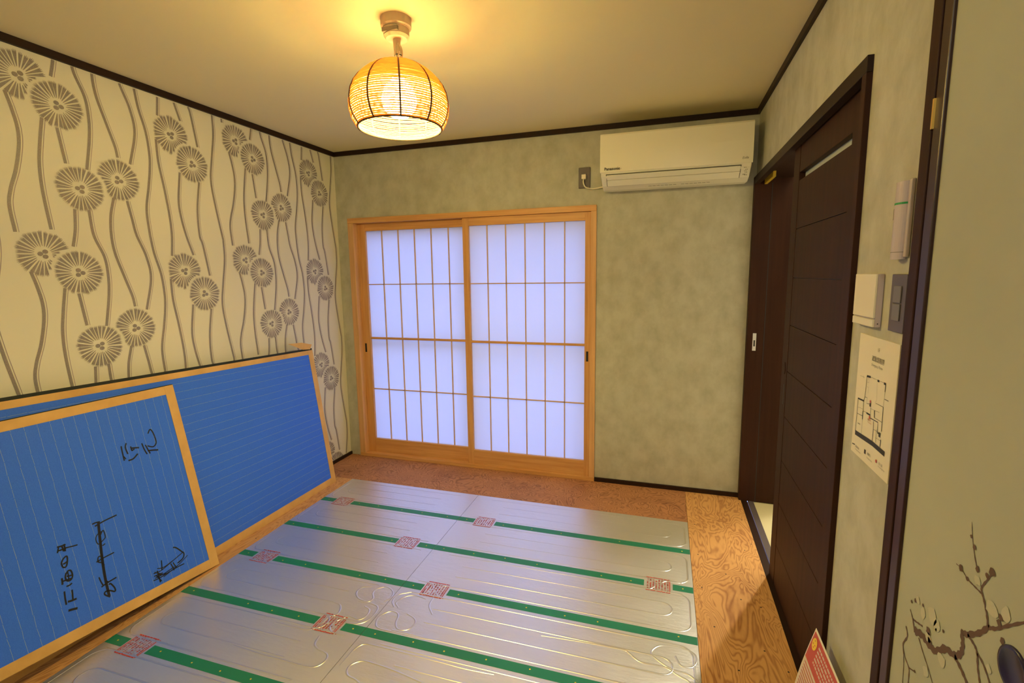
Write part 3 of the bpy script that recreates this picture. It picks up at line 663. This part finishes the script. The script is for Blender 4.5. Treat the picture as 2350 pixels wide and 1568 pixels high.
mb = MB(); text_mesh(mb, 'Panasonic', .0215, (AX0+.024, AF-.0006, 1.9215), (1,0,0), (0,0,1), (0,-.0012,0), .0006); mb.build('brand_lettering', m_text, fpn)
mb = MB(); text_mesh(mb, 'CS-228CF', .008, (AX0+.085, AF-.0006, 1.923), (1,0,0), (0,0,1), (0,-.0012,0)); text_mesh(mb, 'Eolia', .016, (AX1-.052, AF-.0006, 1.928), (1,0,0), (0,0,1), (0,-.0012,0), 0, .3); mb.build('small_lettering', m_gtext, fpn)
mb = MB()
for i, (a, b, s) in enumerate([(.012,.12,.006),(.020,.30,.005),(.016,.42,.004),(.020,.55,.004),(.012,.72,.007),(.022,.78,.004)]):
    for j in range(2):
        q = slope(b, .0014); mb.box(AX1-.05+a+j*.007, AX1-.05+a+j*.007+s*.6, q.y-.001, q.y+.001, q.z-.002, q.z+.002)
mb.build('indicator_print', m_gtext, ac)
mb = MB()
for i in range(14):
    x = AX0+.26+i*.022 + (.02 if i > 6 else 0); mb.box(x, x+.017, -.121, -.118, AZ0+.0055, AZ0+.0085)
mb.build('caution_print', m_gtext, ac)
MB().tube(smooth_line([(1.793, -.024, 1.932), (1.792, -.026, 1.90), (1.805, -.022, 1.874), (1.84, -.016, 1.864), (1.88, -.014, 1.866), (1.93, -.05, 1.868)], 6), .0042, 8).build('power_cord', m_cream, ac, smooth=True)
box('plug', m_cream, (1.780, 1.807, -.030, -.0085, 1.922, 1.950), ac, .003)
so = thing('wall_socket', 'dark grey socket plate beside the air conditioner', 'socket', (1.795, 0, 1.932))
box('plate', m_greyp, (1.759, 1.831, -.008, -.0003, 1.871, 1.994), so, .003); box('insert', m_greyp, (1.781, 1.809, -.0095, -.008, 1.905, 1.960), so, .0005)

# ------------------------------------------------------------------ right wall fittings
X0 = W
to = thing('emergency_torch', 'white wall torch with a green band above the switches', 'flashlight', (W, -1.862, 1.376))
box('back_holder', m_mauve, (W-.008, W-.0005, -1.892, -1.846, 1.376, 1.530), to, .002)
def torch_piece(z0, z1_, nm, mt, grow=0.0):
    pts = [(W-.004-(.017+grow)*math.sin(math.pi*i/16), -1.863+(.021+grow)*math.cos(math.pi*i/16), z0) for i in range(17)]
    return MB().prism(pts, (0, 0, z1_-z0)).build(nm, mt, to)
torch_piece(1.372, 1.482, 'torch_body', m_mauve); torch_piece(1.482, 1.486, 'green_band', m_grn, .0004); torch_piece(1.486, 1.527, 'torch_head', m_mauve)
torch_piece(1.386, 1.3872, 'seam_line', m_gtext, .0003)
c_ = math.pi*.30
MB().prism([(W-.004-.0175*math.sin(t), -1.863+.0215*math.cos(t), 1.453) for t in (c_-.25, c_-.08, c_+.08, c_+.25)], (0, 0, .022)).build('label_print', m_gtext, to)
cb = thing('control_box', 'cream wall controller box left of the dark switch plate', 'controller', (W, -1.74, 1.28))
BX = W-.017
box('back_case', m_mauve, (W-.0125, W-.0005, -1.786, -1.662, 1.2225, 1.342), cb, .001); box('front_cover', m_cream, (BX, W-.0125, -1.786, -1.662, 1.2425, 1.342), cb, .0012)
box('lower_cover', m_cream, (BX, W-.0125, -1.786, -1.662, 1.2225, 1.2395), cb, .0012)
box('side_dot', m_black, (W-.008, W-.006, -1.7868, -1.786, 1.229, 1.2315), cb)
sw = thing('light_switch', 'dark grey switch plate with two rockers right of the cream box', 'switch', (W, -1.87, 1.28))
box('plate', m_greyp, (W-.007, W-.0005, -1.910, -1.840, 1.222, 1.342), sw, .0015)
box('rocker', m_rocker, (W-.0095, W-.007, -1.892, -1.858, 1.283, 1.318), sw, .001); box('rocker', m_rocker, (W-.0095, W-.007, -1.892, -1.858, 1.246, 1.281), sw, .001)
# evacuation plan
po = thing('evacuation_plan', 'white evacuation floor plan sheet below the switch', 'poster', (W, -1.78, 1.05))
PXP = W-.003
psh = box('sheet', m_sheet, (PXP, W-.0005, -1.897, -1.681, .898, 1.198), po)
def f5(a, b): return on_plane(1930+a/4.235, 750+b/4.235, (PXP, 0, 0), (1, 0, 0))
def pl_line(pts, wd, mt=None):
    MB().ribbon([f5(*q) for q in pts], (-1,0,0), wd, .0006).build('plan_line', mt or m_text, psh, noflip=True)
pl_line([(255,480),(248,560),(235,680)], .0015); pl_line([(255,480),(292,490)], .005); pl_line([(292,490),(440,555)], .0007, m_gtext); pl_line([(358,525),(376,532)], .005); pl_line([(420,552),(440,560)], .005)
pl_line([(437,560),(430,635)], .0028); pl_line([(430,635),(413,780)], .0008, m_gtext); pl_line([(413,780),(395,1020)], .0022); pl_line([(235,682),(258,692),(252,745),(285,755)], .0012); pl_line([(168,695),(226,722)], .0040); pl_line([(168,695),(158,840),(140,1010)], .0016)
pl_line([(235,682),(222,722),(212,895)], .0014); pl_line([(215,820),(210,900)], .0028); pl_line([(158,840),(212,868)], .0012); pl_line([(168,780),(215,800)], .0006, m_gtext); pl_line([(210,900),(200,1040)], .0008, m_gtext)
pl_line([(217,818),(285,855)], .0010, m_gtext); pl_line([(250,838),(285,860)], .004); pl_line([(292,760),(288,860)], .0010); pl_line([(288,795),(375,835)], .0007, m_gtext); pl_line([(328,815),(326,885)], .0035); pl_line([(326,885),(400,930)], .0010)
pl_line([(340,745),(413,782)], .0014, m_gtext); pl_line([(290,890),(360,930),(356,1030)], .0022); pl_line([(356,1030),(378,1050)], .003); pl_line([(318,920),(316,1000),(305,1110)], .0018); pl_line([(345,1000),(338,1130)], .0012); pl_line([(318,998),(388,1040)], .0010, m_gtext); pl_line([(388,1100),(380,1170)], .0028); pl_line([(338,1080),(385,1110)], .0008, m_gtext)
pl_line([(140,1025),(305,1135),(425,1240)], .0115)
pl_line([(262,505),(278,512),(275,545),(260,538)], .0006, m_gtext); pl_line([(258,585),(270,590),(265,645)], .0006, m_gtext); pl_line([(355,545),(350,710),(335,740)], .0005, m_gtext); pl_line([(190,475),(232,492)], .0006, m_gtext); pl_line([(222,475),(220,502)], .0006, m_gtext); pl_line([(425,705),(465,725)], .002, m_gtext); pl_line([(165,935),(185,948)], .002, m_gtext)
def spot(a, b, r, mt, nm):
    c_ = f5(a, b); MB().add([c_+Vector((-.0012, r*math.cos(t*math.pi/5), r*math.sin(t*math.pi/5))) for t in range(10)], [tuple(range(10))]).build(nm, mt, psh, noflip=True)
spot(290, 728, .0036, m_redp, 'red_dot'); spot(282, 882, .0040, m_redp, 'red_dot'); spot(345, 1308, .0040, m_redp, 'red_dot')
for a, b, s_ in [(287,760,.004),(235,1215,.005),(377,1052,.005)]:
    c_ = f5(a, b); MB().box(PXP-.0010, PXP-.0006, c_.y-s_*.8, c_.y+s_*.8, c_.z-s_, c_.z+s_).build('plan_symbol', m_text, psh)
ey_, ez_ = (0,-1,0), (0,0,1)
mb = MB()
def ptxt(s, size, a, b, al='CENTER', bold=0): 
    c_ = f5(a, b); text_mesh(mb, s, size, (PXP, c_.y, c_.z), ey_, ez_, (-.0008,0,0), bold, 0, al)
ptxt('1F', .0125, 370, 248); ptxt('避難経路図', .0135, 362, 348, 'CENTER', .0002); ptxt('Emergency Route', .0085, 352, 400); ptxt('避難経路', .0062, 142, 1165, 'LEFT'); ptxt('Emergency Route', .0048, 140, 1190, 'LEFT'); ptxt('避難口', .0070, 255, 1240, 'LEFT'); ptxt('Emergency Exit', .0050, 252, 1275, 'LEFT'); ptxt('消火器', .0070, 365, 1335, 'LEFT'); ptxt('Fire Extinguisher', .0050, 362, 1360, 'LEFT')
mb.build('plan_lettering', m_gtext, psh)
mb = MB(); ptxt('現在地', .0060, 275, 915); ptxt('You are here', .0042, 278, 940); mb.build('here_lettering', m_redp, psh)
pl_line([(112,1132),(138,1145)], .0025)
# red flyer leaning on the wall
FYB, FYT = W-.075, W-.030
f_apex = on_plane(1873, 1442, (2.715, 0, 0), (1, 0, 0))
fy0 = f_apex.y; ztop = f_apex.z
fl_ = thing('red_flyer', 'red and white flyer sheet leaning beside the dark door', 'flyer', (2.69, fy0-.1, 0))
def fp(s, h, lift=0.0):        # s from far edge towards the viewer, h from the bottom
    q = h/ztop; x = 2.655 + .060*q - .012*math.sin(q*math.pi); return Vector((x-lift, fy0 - s, max(h, .0012)))
def sheet(s0, s1, h0, h1, lift, nm, mt, thick=.0008):
    mb = MB(); N = 12; vs = []
    for i in range(N+1):
        h = h0+(h1-h0)*i/N
        for d in (lift, lift-thick):
            vs += [fp(s0, h, d), fp(s1, h, d)]
    fs = []
    for i in range(N):
        b = 4*i; fs += [(b, b+1, b+5, b+4), (b+3, b+2, b+6, b+7), (b+2, b, b+4, b+6), (b+1, b+3, b+7, b+5)]
    fs += [(0, 2, 3, 1), (4*N, 4*N+1, 4*N+3, 4*N+2)]
    return mb.add(vs, fs).build(nm, mt, fl_)
FWD = .21
sheet(0, FWD, .001, ztop, 0, 'paper', m_sheet); sheet(.005, FWD-.005, .006, ztop-.006, .0006, 'red_ground', m_redp, .0004); sheet(.006, FWD-.03, .02, ztop-.085, .0011, 'pale_text_block', m_pale, .0004)
mb = MB(); n = 18
mb.add([fp(.028+.016*math.cos(t*2*math.pi/n), ztop-.030+.016*math.sin(t*2*math.pi/n), .0012) for t in range(n)], [tuple(range(n))]); mb.build('yellow_badge', m_yel, fl_, noflip=True)
for i, (a, b) in enumerate([(.026,.008),(.020,-.004),(.033,-.002),(.028,-.010)]):
    MB().add([fp(a-.002, ztop-.030+b, .0016), fp(a+.003, ztop-.030+b, .0016), fp(a+.003, ztop-.027+b, .0016), fp(a-.002, ztop-.027+b, .0016)], [(0,1,2,3)]).build('badge_mark', m_redp, fl_, noflip=True)
mb = MB()
for r in range(5):
    s = .055
    while s < FWD-.02:
        L = random.uniform(.006, .02); h = ztop-.022-.011*r; mb.add([fp(s, h, .0011), fp(s+L, h, .0011), fp(s+L, h+.005, .0011), fp(s, h+.005, .0011)], [(0,1,2,3)]); s += L+.003
mb.build('white_lettering', m_pale, fl_, noflip=True)
mb = MB()
for r in range(16):
    h = ztop-.095-.010*r
    if h < .03: break
    mb.add([fp(.016, h, .0016), fp(FWD-.04, h, .0016), fp(FWD-.04, h+.003, .0016), fp(.016, h+.003, .0016)], [(0,1,2,3)])
mb.build('small_print', m_redp, fl_, noflip=True)
